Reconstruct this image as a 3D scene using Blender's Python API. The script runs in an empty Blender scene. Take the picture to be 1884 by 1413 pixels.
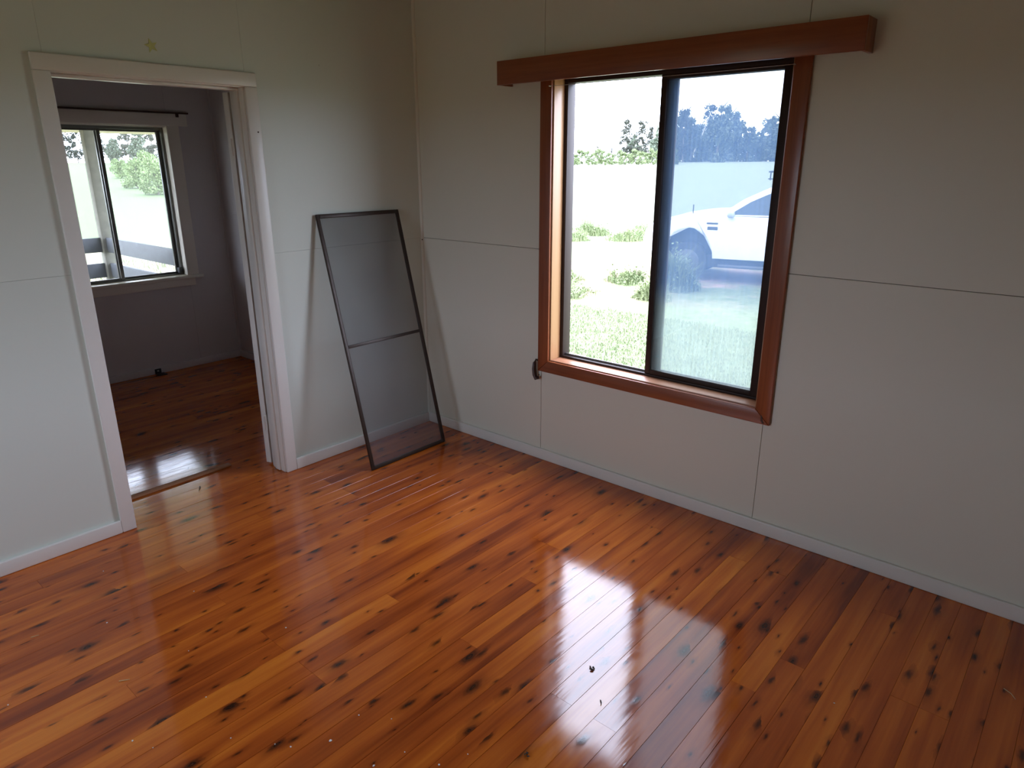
import bpy, bmesh, math, random
from mathutils import Vector, Matrix
R = random.Random(7)
scene = bpy.context.scene
COL = scene.collection

# ------------------------------------------------------------------ camera
CAM = Vector((3.38513, -3.01037, 1.706))
YAW, PITCH, ROLL, FPX = 0.7175, 0.3113, -0.0024, 1270.54
fw = Vector((-math.sin(YAW)*math.cos(PITCH), math.cos(YAW)*math.cos(PITCH), -math.sin(PITCH)))
rt = Vector((math.cos(YAW), math.sin(YAW), 0)); up = rt.cross(fw)
rt2 = math.cos(ROLL)*rt + math.sin(ROLL)*up
up2 = -math.sin(ROLL)*rt + math.cos(ROLL)*up
cd = bpy.data.cameras.new('camera'); cam = bpy.data.objects.new('camera', cd); COL.objects.link(cam)
cd.sensor_fit = 'HORIZONTAL'; cd.sensor_width = 36.0; cd.lens = FPX/1884*36.0; cd.clip_start = 0.02; cd.clip_end = 2000
m = Matrix((rt2, up2, -fw)).transposed().to_4x4(); m.translation = CAM; cam.matrix_world = m
scene.camera = cam

# ------------------------------------------------------------------ world, exposure
SKY = 13.2
wd = bpy.data.worlds.new('overcast_sky'); scene.world = wd; wd.use_nodes = True
bg = wd.node_tree.nodes['Background']; bg.inputs[0].default_value = (0.85, 0.94, 1.19, 1); bg.inputs[1].default_value = SKY
vs = scene.view_settings
vs.view_transform = 'Standard'; vs.look = 'None'; vs.exposure = 0.0; vs.gamma = 1.0; vs.use_curve_mapping = False
cy = scene.cycles
cy.use_denoising = True; cy.max_bounces = 12; cy.diffuse_bounces = 7; cy.glossy_bounces = 4
cy.transparent_max_bounces = 24; cy.caustics_reflective = False; cy.caustics_refractive = False
cy.sample_clamp_indirect = 12.0

def portal(name, loc, rot, sx, sy):      # guides sky sampling through an opening; emits nothing itself
    l = bpy.data.lights.new(name, 'AREA'); l.shape = 'RECTANGLE'; l.size = sx; l.size_y = sy; l.cycles.is_portal = True
    o = bpy.data.objects.new(name, l); o.location = loc; o.rotation_euler = rot; COL.objects.link(o)
portal('window_portal', (1.655, 0.20, 1.37), (-math.pi/2, 0, 0), 1.3, 1.6)
portal('window_portal', (-2.76, -0.89, 1.37), (0, -math.pi/2, 0), 1.3, 1.1)
portal('window_portal', (1.30, -4.60, 1.42), (math.pi/2, 0, 0), 1.8, 1.5)

# ------------------------------------------------------------------ node helpers
def mat(name):
    m = bpy.data.materials.new(name); m.use_nodes = True
    nt = m.node_tree; return m, nt, nt.nodes['Principled BSDF']
def nd(nt, typ, ins=None, **props):
    n = nt.nodes.new(typ)
    for k, v in props.items(): setattr(n, k, v)
    for k, v in (ins or {}).items():
        if isinstance(v, bpy.types.NodeSocket): nt.links.new(v, n.inputs[k])
        else: n.inputs[k].default_value = v
    return n
def math_(nt, op, a, b=0.0, clamp=False):
    return nd(nt, 'ShaderNodeMath', {0: a, 1: b}, operation=op, use_clamp=clamp).outputs[0]
def mixc(nt, fac, a, b, blend='MIX'):
    return nd(nt, 'ShaderNodeMix', {0: fac, 6: a, 7: b}, data_type='RGBA', blend_type=blend).outputs[2]
def ramp(nt, fac, stops, interp='LINEAR'):
    n = nd(nt, 'ShaderNodeValToRGB', {0: fac}); cr = n.color_ramp; cr.interpolation = interp
    while len(cr.elements) < len(stops): cr.elements.new(0.5)
    for e, (p, c) in zip(cr.elements, stops):
        e.position = p; e.color = c if len(c) == 4 else (*c, 1)
    return n.outputs[0]
def maprange(nt, v, a, b, c=0.0, d=1.0):
    return nd(nt, 'ShaderNodeMapRange', {0: v, 1: a, 2: b, 3: c, 4: d}).outputs[0]
def noise(nt, vec, scale, detail=3.0, rough=0.5, dist=0.0):
    return nd(nt, 'ShaderNodeTexNoise', {'Vector': vec, 'Scale': scale, 'Detail': detail, 'Roughness': rough, 'Distortion': dist}).outputs[0]
def mapping(nt, vec, scale=(1, 1, 1), loc=(0, 0, 0)):
    return nd(nt, 'ShaderNodeMapping', {'Vector': vec, 'Scale': scale, 'Location': loc}).outputs[0]
def bump(nt, bsdf, height, strength, dist=0.01, normal=None):
    ins = {'Height': height, 'Strength': strength, 'Distance': dist}
    if normal is not None: ins['Normal'] = normal
    b = nd(nt, 'ShaderNodeBump', ins); nt.links.new(b.outputs[0], bsdf.inputs['Normal']); return b.outputs[0]
def C4(c): return (*c, 1)

def paint(name, col, rough=0.5, var=0.06, spec=0.4, blotch=None):
    m, nt, b = mat(name); tc = nd(nt, 'ShaderNodeNewGeometry').outputs['Position']
    n1 = noise(nt, tc, 1.7, 4); n2 = noise(nt, tc, 38, 2)
    v = math_(nt, 'ADD', math_(nt, 'MULTIPLY', math_(nt, 'SUBTRACT', n1, 0.5), var*2), math_(nt, 'MULTIPLY', math_(nt, 'SUBTRACT', n2, 0.5), var*0.5))
    c = mixc(nt, 1.0, C4(col), nd(nt, 'ShaderNodeCombineColor', {0: math_(nt, 'ADD', v, 1.0), 1: math_(nt, 'ADD', v, 1.0), 2: math_(nt, 'ADD', math_(nt, 'MULTIPLY', v, 1.2), 1.0)}).outputs[0], 'MULTIPLY')
    # scuffs and specks
    sp = nd(nt, 'ShaderNodeTexVoronoi', {'Vector': tc, 'Scale': 3.1, 'Randomness': 1.0}).outputs['Distance']
    fac = math_(nt, 'MULTIPLY', math_(nt, 'LESS_THAN', sp, 0.012), 0.35)
    c = mixc(nt, fac, c, (0.12, 0.10, 0.08, 1))
    nt.links.new(c, b.inputs['Base Color']); b.inputs['Roughness'].default_value = rough; b.inputs['Specular IOR Level'].default_value = spec
    bump(nt, b, noise(nt, tc, 90, 2), 0.05, 0.004)
    return m
def plain(name, col, rough=0.5, metal=0.0, spec=0.5, var=0.15, scale=30):
    m, nt, b = mat(name); tc = nd(nt, 'ShaderNodeTexCoord').outputs['Object']
    n1 = noise(nt, tc, scale, 3)
    c = mixc(nt, n1, C4([x*(1-var) for x in col]), C4([min(1, x*(1+var)) for x in col]))
    nt.links.new(c, b.inputs['Base Color']); b.inputs['Roughness'].default_value = rough
    b.inputs['Metallic'].default_value = metal; b.inputs['Specular IOR Level'].default_value = spec
    return m
def timber(name, c0, c1, axis, rough=0.28, scale=1.0):
    m, nt, b = mat(name); tc = nd(nt, 'ShaderNodeTexCoord').outputs['Object']
    s = [55*scale]*3; s[axis] = 2.2*scale
    g = noise(nt, mapping(nt, tc, tuple(s)), 1.0, 5, 0.62, 0.4)
    s2 = [9*scale]*3; s2[axis] = 0.7*scale
    g2 = noise(nt, mapping(nt, tc, tuple(s2)), 1.0, 3)
    f = math_(nt, 'ADD', math_(nt, 'MULTIPLY', g, 0.55), math_(nt, 'MULTIPLY', g2, 0.45))
    c = ramp(nt, f, [(0.32, c0), (0.5, [(a+b_)/2 for a, b_ in zip(c0, c1)]), (0.68, c1)])
    nt.links.new(c, b.inputs['Base Color']); b.inputs['Roughness'].default_value = rough
    bump(nt, b, g, 0.06, 0.003)
    return m

M = {}
M['wall'] = paint('painted_sheet', (0.70, 0.70, 0.612), 0.42, 0.025)
M['wall_mint'] = paint('painted_sheet_mint', (0.665, 0.715, 0.65), 0.42, 0.025)
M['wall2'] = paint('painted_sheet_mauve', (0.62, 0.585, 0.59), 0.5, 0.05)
M['trim'] = paint('cream_gloss_paint', (0.745, 0.735, 0.69), 0.30, 0.04)
M['trim2'] = paint('cream_gloss_paint_far', (0.80, 0.755, 0.67), 0.32, 0.05)
M['ceil'] = paint('ceiling_paint', (0.40, 0.385, 0.27), 0.6, 0.04)
M['core'] = plain('wall_framing', (0.06, 0.05, 0.04), 0.9)
M['casing_x'] = timber('red_cedar_along', (0.17, 0.040, 0.014), (0.34, 0.098, 0.034), 0)
M['casing_z'] = timber('red_cedar_upright', (0.17, 0.040, 0.014), (0.34, 0.098, 0.034), 2)
M['reveal_z'] = timber('lit_cedar_upright', (0.36, 0.19, 0.085), (0.46, 0.25, 0.115), 2, 0.33)  # same cedar as the casing, window light painted in as a paler tone
M['reveal_x'] = timber('lit_cedar_along', (0.30, 0.115, 0.055), (0.46, 0.23, 0.13), 0, 0.42)  # sill and head copy, daylight on the cedar put into its colour
M['bronze'] = plain('bronze_aluminium', (0.028, 0.016, 0.013), 0.5, 0.0, 0.25)
M['screenframe'] = plain('dark_bronze_frame', (0.045, 0.030, 0.023), 0.42, 0.4)
M['alu'] = plain('grey_aluminium', (0.20, 0.20, 0.185), 0.4, 0.6)
M['hook'] = plain('brown_plastic', (0.055, 0.020, 0.012), 0.4)
M['strip'] = timber('bare_pine_strip', (0.36, 0.16, 0.075), (0.50, 0.25, 0.13), 1, 0.9)
M['steel'] = plain('painted_steel', (0.55, 0.50, 0.43), 0.4, 0.3)
M['black'] = plain('black_rubber', (0.02, 0.02, 0.022), 0.6)
M['wire'] = plain('steel_wire', (0.55, 0.52, 0.5), 0.35, 0.7)
M['star'] = plain('pale_green_plastic', (0.58, 0.60, 0.24), 0.5)
M['chip'] = plain('white_paint_chip', (0.80, 0.76, 0.70), 0.6)
M['straw'] = plain('dry_straw', (0.62, 0.45, 0.22), 0.7)
M['litter'] = plain('dead_leaf', (0.035, 0.022, 0.014), 0.8)
M['post'] = plain('weathered_post', (0.20, 0.19, 0.15), 0.8, 0, 0.3, 0.35, 14)
M['rail'] = plain('weathered_dark_rail', (0.12, 0.128, 0.14), 0.8, 0, 0.3, 0.3, 14)
M['deck'] = plain('deck_timber', (0.16, 0.13, 0.10), 0.8)
M['roofm'] = plain('roof_lining', (0.66, 0.56, 0.45), 0.6)
M['bark'] = plain('grey_bark', (0.16, 0.14, 0.12), 0.9)
M['deadwood'] = plain('pale_dead_wood', (0.42, 0.38, 0.33), 0.9)

def leafmat(name, a, b_):
    m, nt, b = mat(name); tc = nd(nt, 'ShaderNodeTexCoord').outputs['Object']
    oi = nd(nt, 'ShaderNodeObjectInfo').outputs['Random']
    f = math_(nt, 'ADD', math_(nt, 'MULTIPLY', noise(nt, tc, 1.3, 3), 0.7), math_(nt, 'MULTIPLY', oi, 0.3))
    nt.links.new(mixc(nt, f, C4(a), C4(b_)), b.inputs['Base Color']); b.inputs['Roughness'].default_value = 0.7
    b.inputs['Specular IOR Level'].default_value = 0.2
    return m
M['leaf_dark'] = leafmat('gum_foliage', (0.085, 0.105, 0.075), (0.15, 0.175, 0.12))
M['leaf_mid'] = leafmat('grey_green_foliage', (0.040, 0.044, 0.034), (0.085, 0.090, 0.068))
M['leaf_bush'] = leafmat('light_green_foliage', (0.11, 0.145, 0.060), (0.20, 0.235, 0.12))
M['leaf_shrub'] = leafmat('shrub_foliage', (0.13, 0.185, 0.065), (0.20, 0.26, 0.11))
M['grass'] = leafmat('grass_blade', (0.11, 0.155, 0.065), (0.24, 0.265, 0.15))
M['weed'] = leafmat('weed_leaf', (0.13, 0.185, 0.070), (0.29, 0.31, 0.17))

# paddock: green turf by the house, patches of bare pinkish soil, bleached grass further out
def ground_mat():
    m, nt, b = mat('paddock_ground'); tc = nd(nt, 'ShaderNodeTexCoord').outputs['Object']
    n1 = noise(nt, tc, 0.35, 4, 0.6); n2 = noise(nt, tc, 3.5, 5, 0.7); n3 = noise(nt, tc, 14, 4, 0.7)
    turf = ramp(nt, math_(nt, 'ADD', math_(nt, 'MULTIPLY', n2, 0.55), math_(nt, 'MULTIPLY', n3, 0.45)), [(0.34, (0.08, 0.11, 0.040)), (0.50, (0.15, 0.18, 0.085)), (0.64, (0.22, 0.235, 0.13))])
    soil = mixc(nt, n2, (0.34, 0.21, 0.155, 1), (0.44, 0.30, 0.23, 1))
    field = mixc(nt, n2, (0.22, 0.245, 0.165, 1), (0.27, 0.295, 0.21, 1))
    sep = nd(nt, 'ShaderNodeSeparateXYZ', {0: tc})
    side = maprange(nt, math_(nt, 'ADD', sep.outputs[1], math_(nt, 'MULTIPLY', sep.outputs[0], 0.85)), -6.0, 4.0, 1.0, 0.0)
    home = mixc(nt, n2, (0.060, 0.088, 0.034, 1), (0.095, 0.130, 0.056, 1))
    field = mixc(nt, side, field, home)
    d = math_(nt, 'SQRT', math_(nt, 'ADD', math_(nt, 'POWER', sep.outputs[0], 2.0), math_(nt, 'POWER', sep.outputs[1], 2.0)))
    bare = math_(nt, 'MULTIPLY', maprange(nt, n1, 0.44, 0.54), maprange(nt, math_(nt, 'ADD', d, math_(nt, 'MULTIPLY', n1, 3.0)), 9.0, 11.0))
    near = mixc(nt, bare, turf, soil)
    far = maprange(nt, math_(nt, 'ADD', d, math_(nt, 'MULTIPLY', n1, 6.0)), 14.0, 24.0)
    nt.links.new(mixc(nt, far, near, field), b.inputs['Base Color'])
    b.inputs['Roughness'].default_value = 0.9; b.inputs['Specular IOR Level'].default_value = 0.1
    bump(nt, b, n3, 0.6, 0.05)
    return m
M['ground'] = ground_mat()

# dusty sash glass: passes part of the light straight, scatters part of it in a blue veil; thicker film low on the pane
def dusty(name, trans, veil, z0, z1, lo, vc=(0.36, 0.58, 0.95)):
    m, nt, b = mat(name); nt.nodes.remove(b)
    tc = nd(nt, 'ShaderNodeTexCoord').outputs['Object']
    sep = nd(nt, 'ShaderNodeSeparateXYZ', {0: tc})
    n1 = noise(nt, tc, 2.2, 3, 0.5); n2 = noise(nt, mapping(nt, tc, (90, 90, 6)), 1.0, 3)
    zz = math_(nt, 'ADD', sep.outputs[2], math_(nt, 'MULTIPLY', math_(nt, 'SUBTRACT', n1, 0.5), 0.18))
    low = maprange(nt, zz, z0, z1, 1.0, 0.0)
    fac = math_(nt, 'ADD', veil, math_(nt, 'MULTIPLY', low, lo))
    fac = math_(nt, 'MULTIPLY', fac, maprange(nt, n2, 0.3, 0.75, 0.80, 1.25))
    tr = nd(nt, 'ShaderNodeBsdfTransparent', {0: C4(trans)})
    tl = nd(nt, 'ShaderNodeBsdfTranslucent', {0: mixc(nt, low, C4(vc), (0.70, 0.84, 0.80, 1))})
    mx = nd(nt, 'ShaderNodeMixShader', {0: fac, 1: tr.outputs[0], 2: tl.outputs[0]})
    gl = nd(nt, 'ShaderNodeBsdfGlossy', {0: (1, 1, 1, 1), 1: 0.03})
    mx2 = nd(nt, 'ShaderNodeMixShader', {0: 0.04, 1: mx.outputs[0], 2: gl.outputs[0]})
    nt.links.new(mx2.outputs[0], nt.nodes['Material Output'].inputs[0])
    return m
M['glass1'] = dusty('dusty_tinted_glass', (0.485, 0.485, 0.468), 0.082, -0.26, -0.13, 0.055)
M['glass_far'] = dusty('hazy_glass', (0.80, 0.82, 0.82), 0.11, -9, -8, 0.0, (0.9, 0.95, 0.92))
M['glass_clear'] = dusty('plain_glass', (0.85, 0.87, 0.87), 0.01, -9, -8, 0.0, (0.9, 0.95, 0.95))
def meshmat():
    m, nt, b = mat('fly_screen_mesh'); nt.nodes.remove(b)
    tc = nd(nt, 'ShaderNodeTexCoord').outputs['Object']
    df = nd(nt, 'ShaderNodeBsdfDiffuse', {0: (0.13, 0.135, 0.15, 1)}); tr = nd(nt, 'ShaderNodeBsdfTransparent')
    f = maprange(nt, noise(nt, tc, 3.0, 2), 0.3, 0.7, 0.44, 0.50)
    mx = nd(nt, 'ShaderNodeMixShader', {0: f, 1: tr.outputs[0], 2: df.outputs[0]})
    nt.links.new(mx.outputs[0], nt.nodes['Material Output'].inputs[0]); return m
M['mesh'] = meshmat()

# varnished cypress boards with knots; each board reads its own random
def plankmat():
    m, nt, b = mat('varnished_cypress'); tc = nd(nt, 'ShaderNodeTexCoord').outputs['Object']
    oi = nd(nt, 'ShaderNodeObjectInfo').outputs['Random']
    off = nd(nt, 'ShaderNodeCombineXYZ', {0: math_(nt, 'MULTIPLY', oi, 83.0), 1: math_(nt, 'MULTIPLY', oi, 517.0), 2: math_(nt, 'MULTIPLY', oi, 31.0)}).outputs[0]
    v = nd(nt, 'ShaderNodeVectorMath', {0: tc, 1: off}, operation='ADD').outputs[0]
    def warp(vec, sc, amp):
        w = nd(nt, 'ShaderNodeTexNoise', {'Vector': mapping(nt, vec, sc), 'Scale': 1.0, 'Detail': 3.0}).outputs[1]
        w = nd(nt, 'ShaderNodeVectorMath', {0: w, 1: (0.5, 0.5, 0.5)}, operation='SUBTRACT').outputs[0]
        w = nd(nt, 'ShaderNodeVectorMath', {0: w, 1: amp}, operation='MULTIPLY').outputs[0]
        return nd(nt, 'ShaderNodeVectorMath', {0: vec, 1: w}, operation='ADD').outputs[0]
    vw = warp(v, (14, 5, 1), (0.012, 0.05, 0))
    vk = warp(vw, (70, 26, 1), (0.016, 0.034, 0))
    grain = noise(nt, mapping(nt, vw, (95, 2.6, 1)), 1.0, 4, 0.6)
    streak = noise(nt, mapping(nt, vw, (16, 0.9, 1)), 1.0, 3, 0.55)
    patch = noise(nt, mapping(nt, v, (5, 1.4, 1)), 1.0, 2)
    tone = math_(nt, 'ADD', math_(nt, 'MULTIPLY', streak, 0.80), math_(nt, 'MULTIPLY', math_(nt, 'SUBTRACT', oi, 0.5), 0.20))
    tone = math_(nt, 'ADD', tone, math_(nt, 'MULTIPLY', math_(nt, 'SUBTRACT', grain, 0.5), 0.22))
    tone = math_(nt, 'ADD', tone, math_(nt, 'MULTIPLY', math_(nt, 'SUBTRACT', patch, 0.5), 0.50))
    base = ramp(nt, tone, [(0.14, (0.22, 0.040, 0.009)), (0.34, (0.41, 0.086, 0.013)), (0.50, (0.55, 0.136, 0.017)), (0.72, (0.70, 0.215, 0.025))])
    def knots(sx, sy, r0, r1, dens, seed):
        vv = mapping(nt, vk, (sx, sy, 1), (seed, seed*1.7, 0))
        vo = nd(nt, 'ShaderNodeTexVoronoi', {'Vector': vv, 'Scale': 1.0, 'Randomness': 0.95}, voronoi_dimensions='2D')
        rnd = nd(nt, 'ShaderNodeSeparateColor', {0: vo.outputs['Color']}).outputs
        on = math_(nt, 'LESS_THAN', rnd[0], dens)
        rad = maprange(nt, math_(nt, 'POWER', rnd[1], 2.0), 0, 1, r0, r1)
        q = math_(nt, 'DIVIDE', vo.outputs['Distance'], rad)
        core = math_(nt, 'MULTIPLY', maprange(nt, q, 1.25, 0.35), on)
        halo = math_(nt, 'MULTIPLY', maprange(nt, q, 3.0, 0.7), on)
        ring = math_(nt, 'MULTIPLY', math_(nt, 'SINE', math_(nt, 'MULTIPLY', q, 16.0)), 0.5)
        return core, halo, ring
    c1, h1, r1 = knots(9.5, 4.2, 0.05, 0.21, 0.30, 3.1)
    c2, h2, r2 = knots(26, 8.5, 0.08, 0.30, 0.17, 9.7)
    col = mixc(nt, math_(nt, 'MULTIPLY', math_(nt, 'POWER', h1, 1.6), 0.62), base, (0.135, 0.022, 0.007, 1))
    col = mixc(nt, math_(nt, 'MULTIPLY', h2, 0.45), col, (0.135, 0.022, 0.007, 1))
    kc = mixc(nt, math_(nt, 'ADD', r1, 0.5), (0.014, 0.007, 0.005, 1), (0.060, 0.020, 0.010, 1))
    col = mixc(nt, math_(nt, 'MULTIPLY', c1, 0.92), col, kc)
    col = mixc(nt, math_(nt, 'MULTIPLY', c2, 0.78), col, (0.022, 0.009, 0.005, 1))
    nt.links.new(col, b.inputs['Base Color'])
    geo = nd(nt, 'ShaderNodeNewGeometry').outputs['Position']
    scr = noise(nt, mapping(nt, geo, (34, 9, 1)), 1.0, 5, 0.7)
    rough = maprange(nt, scr, 0.3, 0.72, 0.07, 0.15)
    nt.links.new(rough, b.inputs['Roughness'])
    b.inputs['IOR'].default_value = 1.52
    n1 = nd(nt, 'ShaderNodeBump', {'Height': noise(nt, mapping(nt, v, (26, 3.0, 1)), 1.0, 2), 'Strength': 0.035, 'Distance': 0.01}).outputs[0]
    n2 = nd(nt, 'ShaderNodeBump', {'Height': scr, 'Strength': 0.02, 'Distance': 0.003, 'Normal': n1}).outputs[0]
    n3 = nd(nt, 'ShaderNodeBump', {'Height': math_(nt, 'ADD', c1, grain), 'Strength': 0.05, 'Distance': 0.002, 'Normal': n2}).outputs[0]
    nt.links.new(n3, b.inputs['Normal'])
    return m
M['plank'] = plankmat()

# ------------------------------------------------------------------ mesh helpers
def link(name, me, parent=None, m=None):
    o = bpy.data.objects.new(name, me); COL.objects.link(o)
    if m is not None and me is not None and not me.materials: me.materials.append(m)
    if parent is not None: o.parent = parent
    return o
def tag(o, label=None, cat=None, group=None, kind=None):
    if label: o['label'] = label
    if cat: o['category'] = cat
    if group: o['group'] = group
    if kind: o['kind'] = kind
    return o
def empty(name, loc=(0, 0, 0), rz=0.0):
    o = bpy.data.objects.new(name, None); COL.objects.link(o); o.location = loc; o.rotation_euler = (0, 0, rz); o.empty_display_size = 0.1
    return o
def add_box(bm, x0, x1, y0, y1, z0, z1):
    vs = [bm.verts.new((x, y, z)) for x in (x0, x1) for y in (y0, y1) for z in (z0, z1)]
    for f in ((0, 1, 3, 2), (4, 6, 7, 5), (0, 4, 5, 1), (2, 3, 7, 6), (0, 2, 6, 4), (1, 5, 7, 3)):
        bm.faces.new([vs[i] for i in f])
def finish(bm, name, bevel=0.0, seg=2, smooth=False):
    bmesh.ops.recalc_face_normals(bm, faces=bm.faces)
    if bevel > 0:
        bmesh.ops.bevel(bm, geom=list(bm.edges), offset=bevel, segments=seg, profile=0.5, affect='EDGES')
        smooth = True
    me = bpy.data.meshes.new(name); bm.to_mesh(me); bm.free()
    if smooth:
        for p in me.polygons: p.use_smooth = True
        me.set_sharp_from_angle(angle=math.radians(50))
    return me
def box(name, b, m, parent=None, bevel=0.0, seg=2, origin=None):
    """axis-aligned box; origin = world point of the object's own origin (box centre base by default)"""
    x0, x1, y0, y1, z0, z1 = b
    o3 = Vector(origin) if origin is not None else Vector(((x0+x1)/2, (y0+y1)/2, z0))
    bm = bmesh.new(); add_box(bm, x0-o3.x, x1-o3.x, y0-o3.y, y1-o3.y, z0-o3.z, z1-o3.z)
    o = link(name, finish(bm, name, bevel, seg), parent, m)
    o.location = o3 - (parent_world(parent) if parent is not None else Vector((0, 0, 0)))
    return o
def parent_world(p):
    v = Vector((0, 0, 0))
    while p is not None: v += Vector(p.location); p = p.parent
    return v
def boxes(name, bl, m, parent=None):
    bm = bmesh.new()
    for b in bl: add_box(bm, *b)
    o = link(name, finish(bm, name), parent, m)
    if parent is not None: o.location = -parent_world(parent)
    return o
def tube_mesh(name, pts, rad, n=8, flat=1.0, cap=True):
    bm = bmesh.new(); rings = []
    pts = [Vector(p) for p in pts]
    for i, p in enumerate(pts):
        t = (pts[min(i+1, len(pts)-1)] - pts[max(i-1, 0)]).normalized()
        a = Vector((0, 0, 1)) if abs(t.z) < 0.9 else Vector((1, 0, 0))
        s = t.cross(a).normalized(); u = s.cross(t)
        r = rad[i] if isinstance(rad, (list, tuple)) else rad
        rings.append([bm.verts.new(p + s*math.cos(2*math.pi*k/n)*r + u*math.sin(2*math.pi*k/n)*r*flat) for k in range(n)])
    for a, b in zip(rings, rings[1:]):
        for k in range(n): bm.faces.new((a[k], a[(k+1) % n], b[(k+1) % n], b[k]))
    if cap: bm.faces.new(rings[0][::-1]); bm.faces.new(rings[-1])
    return finish(bm, name, smooth=True)
def extrude_poly(bm, pts, axis, a, b):
    """pts: 2-D outline in the two other axes; extruded from a to b along axis"""
    def P(p, t):
        q = list(p); q.insert(axis, t); return q
    A = [bm.verts.new(P(p, a)) for p in pts]; B = [bm.verts.new(P(p, b)) for p in pts]
    n = len(pts)
    bm.faces.new(A[::-1]); bm.faces.new(B)
    for i in range(n): bm.faces.new((A[i], A[(i+1) % n], B[(i+1) % n], B[i]))

# ------------------------------------------------------------------ the two rooms: extents
XR, YF, ZC = 4.62, -4.45, 2.72          # main room right wall, front wall, ceiling height
XF, YF2 = -2.575, -3.6                  # far room: far wall, front wall
HJ = 1.2466                             # sheet joint height
T = 0.125                               # partition thickness

# floor: joist bed + boards
fl = boxes('floor', [(XF-0.1, XR+0.1, YF-0.1, 0.1, -0.16, -0.024)], M['deck']); tag(fl, 'varnished timber floor running through both rooms', 'floor', kind='structure')
BW, BX = 0.0865, 2.234
fixed = {2.234: [-1.495, -3.3], 2.407: [-1.495, -3.75], 1.369: [-1.498, -3.3], 1.542: [-1.968, -0.755], 3.1855: [-0.757, -2.85], 2.753: [-0.818, -2.4]}
joists = [-0.29, -0.757, -1.04, -1.497, -1.968, -2.42, -2.87, -3.33, -3.78]
k0 = int(math.ceil((XF - BX)/BW)) - 1; k1 = int((XR - BX)/BW) + 1
rp = random.Random(21)
for k in range(k0, k1):
    xa, xb = BX + k*BW, BX + (k+1)*BW
    xa = max(xa, XF); xb = min(xb, XR)
    if xb - xa < 0.02: continue
    js = None
    for kx, v in fixed.items():
        if abs(xa - kx) < 0.02: js = v
    end = YF if xb > -0.06 else YF2
    if js is None:
        js = sorted(rp.sample(joists, 2 if rp.random() < 0.6 else 1), reverse=True)
        if len(js) == 2 and js[0]-js[1] < 0.8: js = js[:1]
    js = [j for j in sorted(js, reverse=True) if j > end + 0.3]
    ys = [0.0] + js + [end]
    for y1, y0 in zip(ys, ys[1:]):
        w2 = (xb-xa)/2 - 0.0003; l2 = (y1-y0)/2 - 0.0004; ch = 0.0005
        bm = bmesh.new()
        extrude_poly(bm, [(-w2, -0.022), (w2, -0.022), (w2, -ch), (w2-ch, 0), (-w2+ch, 0), (-w2, -ch)], 1, -l2, l2)
        o = link('plank', finish(bm, 'plank'), fl, M['plank'])
        o.location = ((xa+xb)/2, (y0+y1)/2, rp.uniform(-0.0005, 0.0))
        o.rotation_euler = (rp.uniform(-0.0004, 0.0004), rp.uniform(-0.0018, 0.0018), 0)

# ceiling
ce = boxes('ceiling', [(XF-0.1, XR+0.1, YF-0.1, 0.1, ZC, ZC+0.1)], M['ceil']); tag(ce, 'plain painted ceiling above both rooms', 'ceiling', kind='structure')

def wall(name, label, core):
    o = boxes(name, core, M['core']); tag(o, label, 'wall', kind='structure'); return o
def sheet(parent, b, m, G=0.0008):     # one wall sheet, a hair short on each edge so the joint reads
    x0, x1, y0, y1, z0, z1 = b; t = 0.010
    if x1-x0 < 0.02: bb = (x0, x1, y0+G, y1-G, z0+G, z1-G)
    else: bb = (x0+G, x1-G, y0, y1, z0+G, z1-G)
    return box('panel', bb, m, parent)

# window wall (y = 0), shared by both rooms
WX0, WX1, WZ0, WZ1 = 1.035, 2.273, 0.605, 2.135      # rough opening
wb = wall('wall_back', 'painted sheeted wall with the sliding window', [(XF-0.1, WX0, 0.010, 0.115, -0.3, ZC), (WX1, XR+0.1, 0.010, 0.115, -0.3, ZC), (WX0, WX1, 0.010, 0.115, -0.3, WZ0), (WX0, WX1, 0.010, 0.115, WZ1, ZC)])
XJ0, XJ1 = 0.985, 2.298
for x0, x1 in ((0.0, XJ0), (XJ1, 3.62), (3.62, XR)):
    a = x0 if x0 != XJ1 else XJ1
    for z0, z1 in ((0, HJ), (HJ, ZC)): sheet(wb, (a, x1, 0, 0.010, z0, z1), M['wall'], 0.0013)
sheet(wb, (XJ0, XJ1, 0, 0.010, 0, WZ0), M['wall'], 0.0013); sheet(wb, (XJ0, XJ1, 0, 0.010, WZ1, ZC), M['wall'], 0.0013)
for x0, x1 in ((XF, -1.30), (-1.30, -T)):
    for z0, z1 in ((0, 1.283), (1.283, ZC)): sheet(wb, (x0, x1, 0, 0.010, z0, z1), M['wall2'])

# partition with the doorway (x = 0)
DY0, DY1, DZ = -1.965, -1.107, 2.072                 # framed opening
wl = wall('wall_left', 'pale painted partition wall with the doorway', [(-T+0.010, -0.010, DY1, 0.0, 0, ZC), (-T+0.010, -0.010, YF, DY0, 0, ZC), (-T+0.010, -0.010, DY0, DY1, DZ, ZC)])
for z0, z1 in ((0, HJ), (HJ, ZC)):
    sheet(wl, (-0.010, 0, DY1, 0.0, z0, z1), M['wall_mint'], 0.0005); sheet(wl, (-0.010, 0, -3.2, DY0, z0, z1), M['wall_mint'], 0.0005); sheet(wl, (-0.010, 0, YF, -3.2, z0, z1), M['wall_mint'])
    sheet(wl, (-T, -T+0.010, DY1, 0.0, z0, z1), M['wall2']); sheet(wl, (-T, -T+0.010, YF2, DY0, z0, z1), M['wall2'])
sheet(wl, (-0.010, 0, DY0, DY1, DZ, ZC), M['wall_mint'], 0.0003); sheet(wl, (-T, -T+0.010, DY0, DY1, DZ, ZC), M['wall2'])

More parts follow.
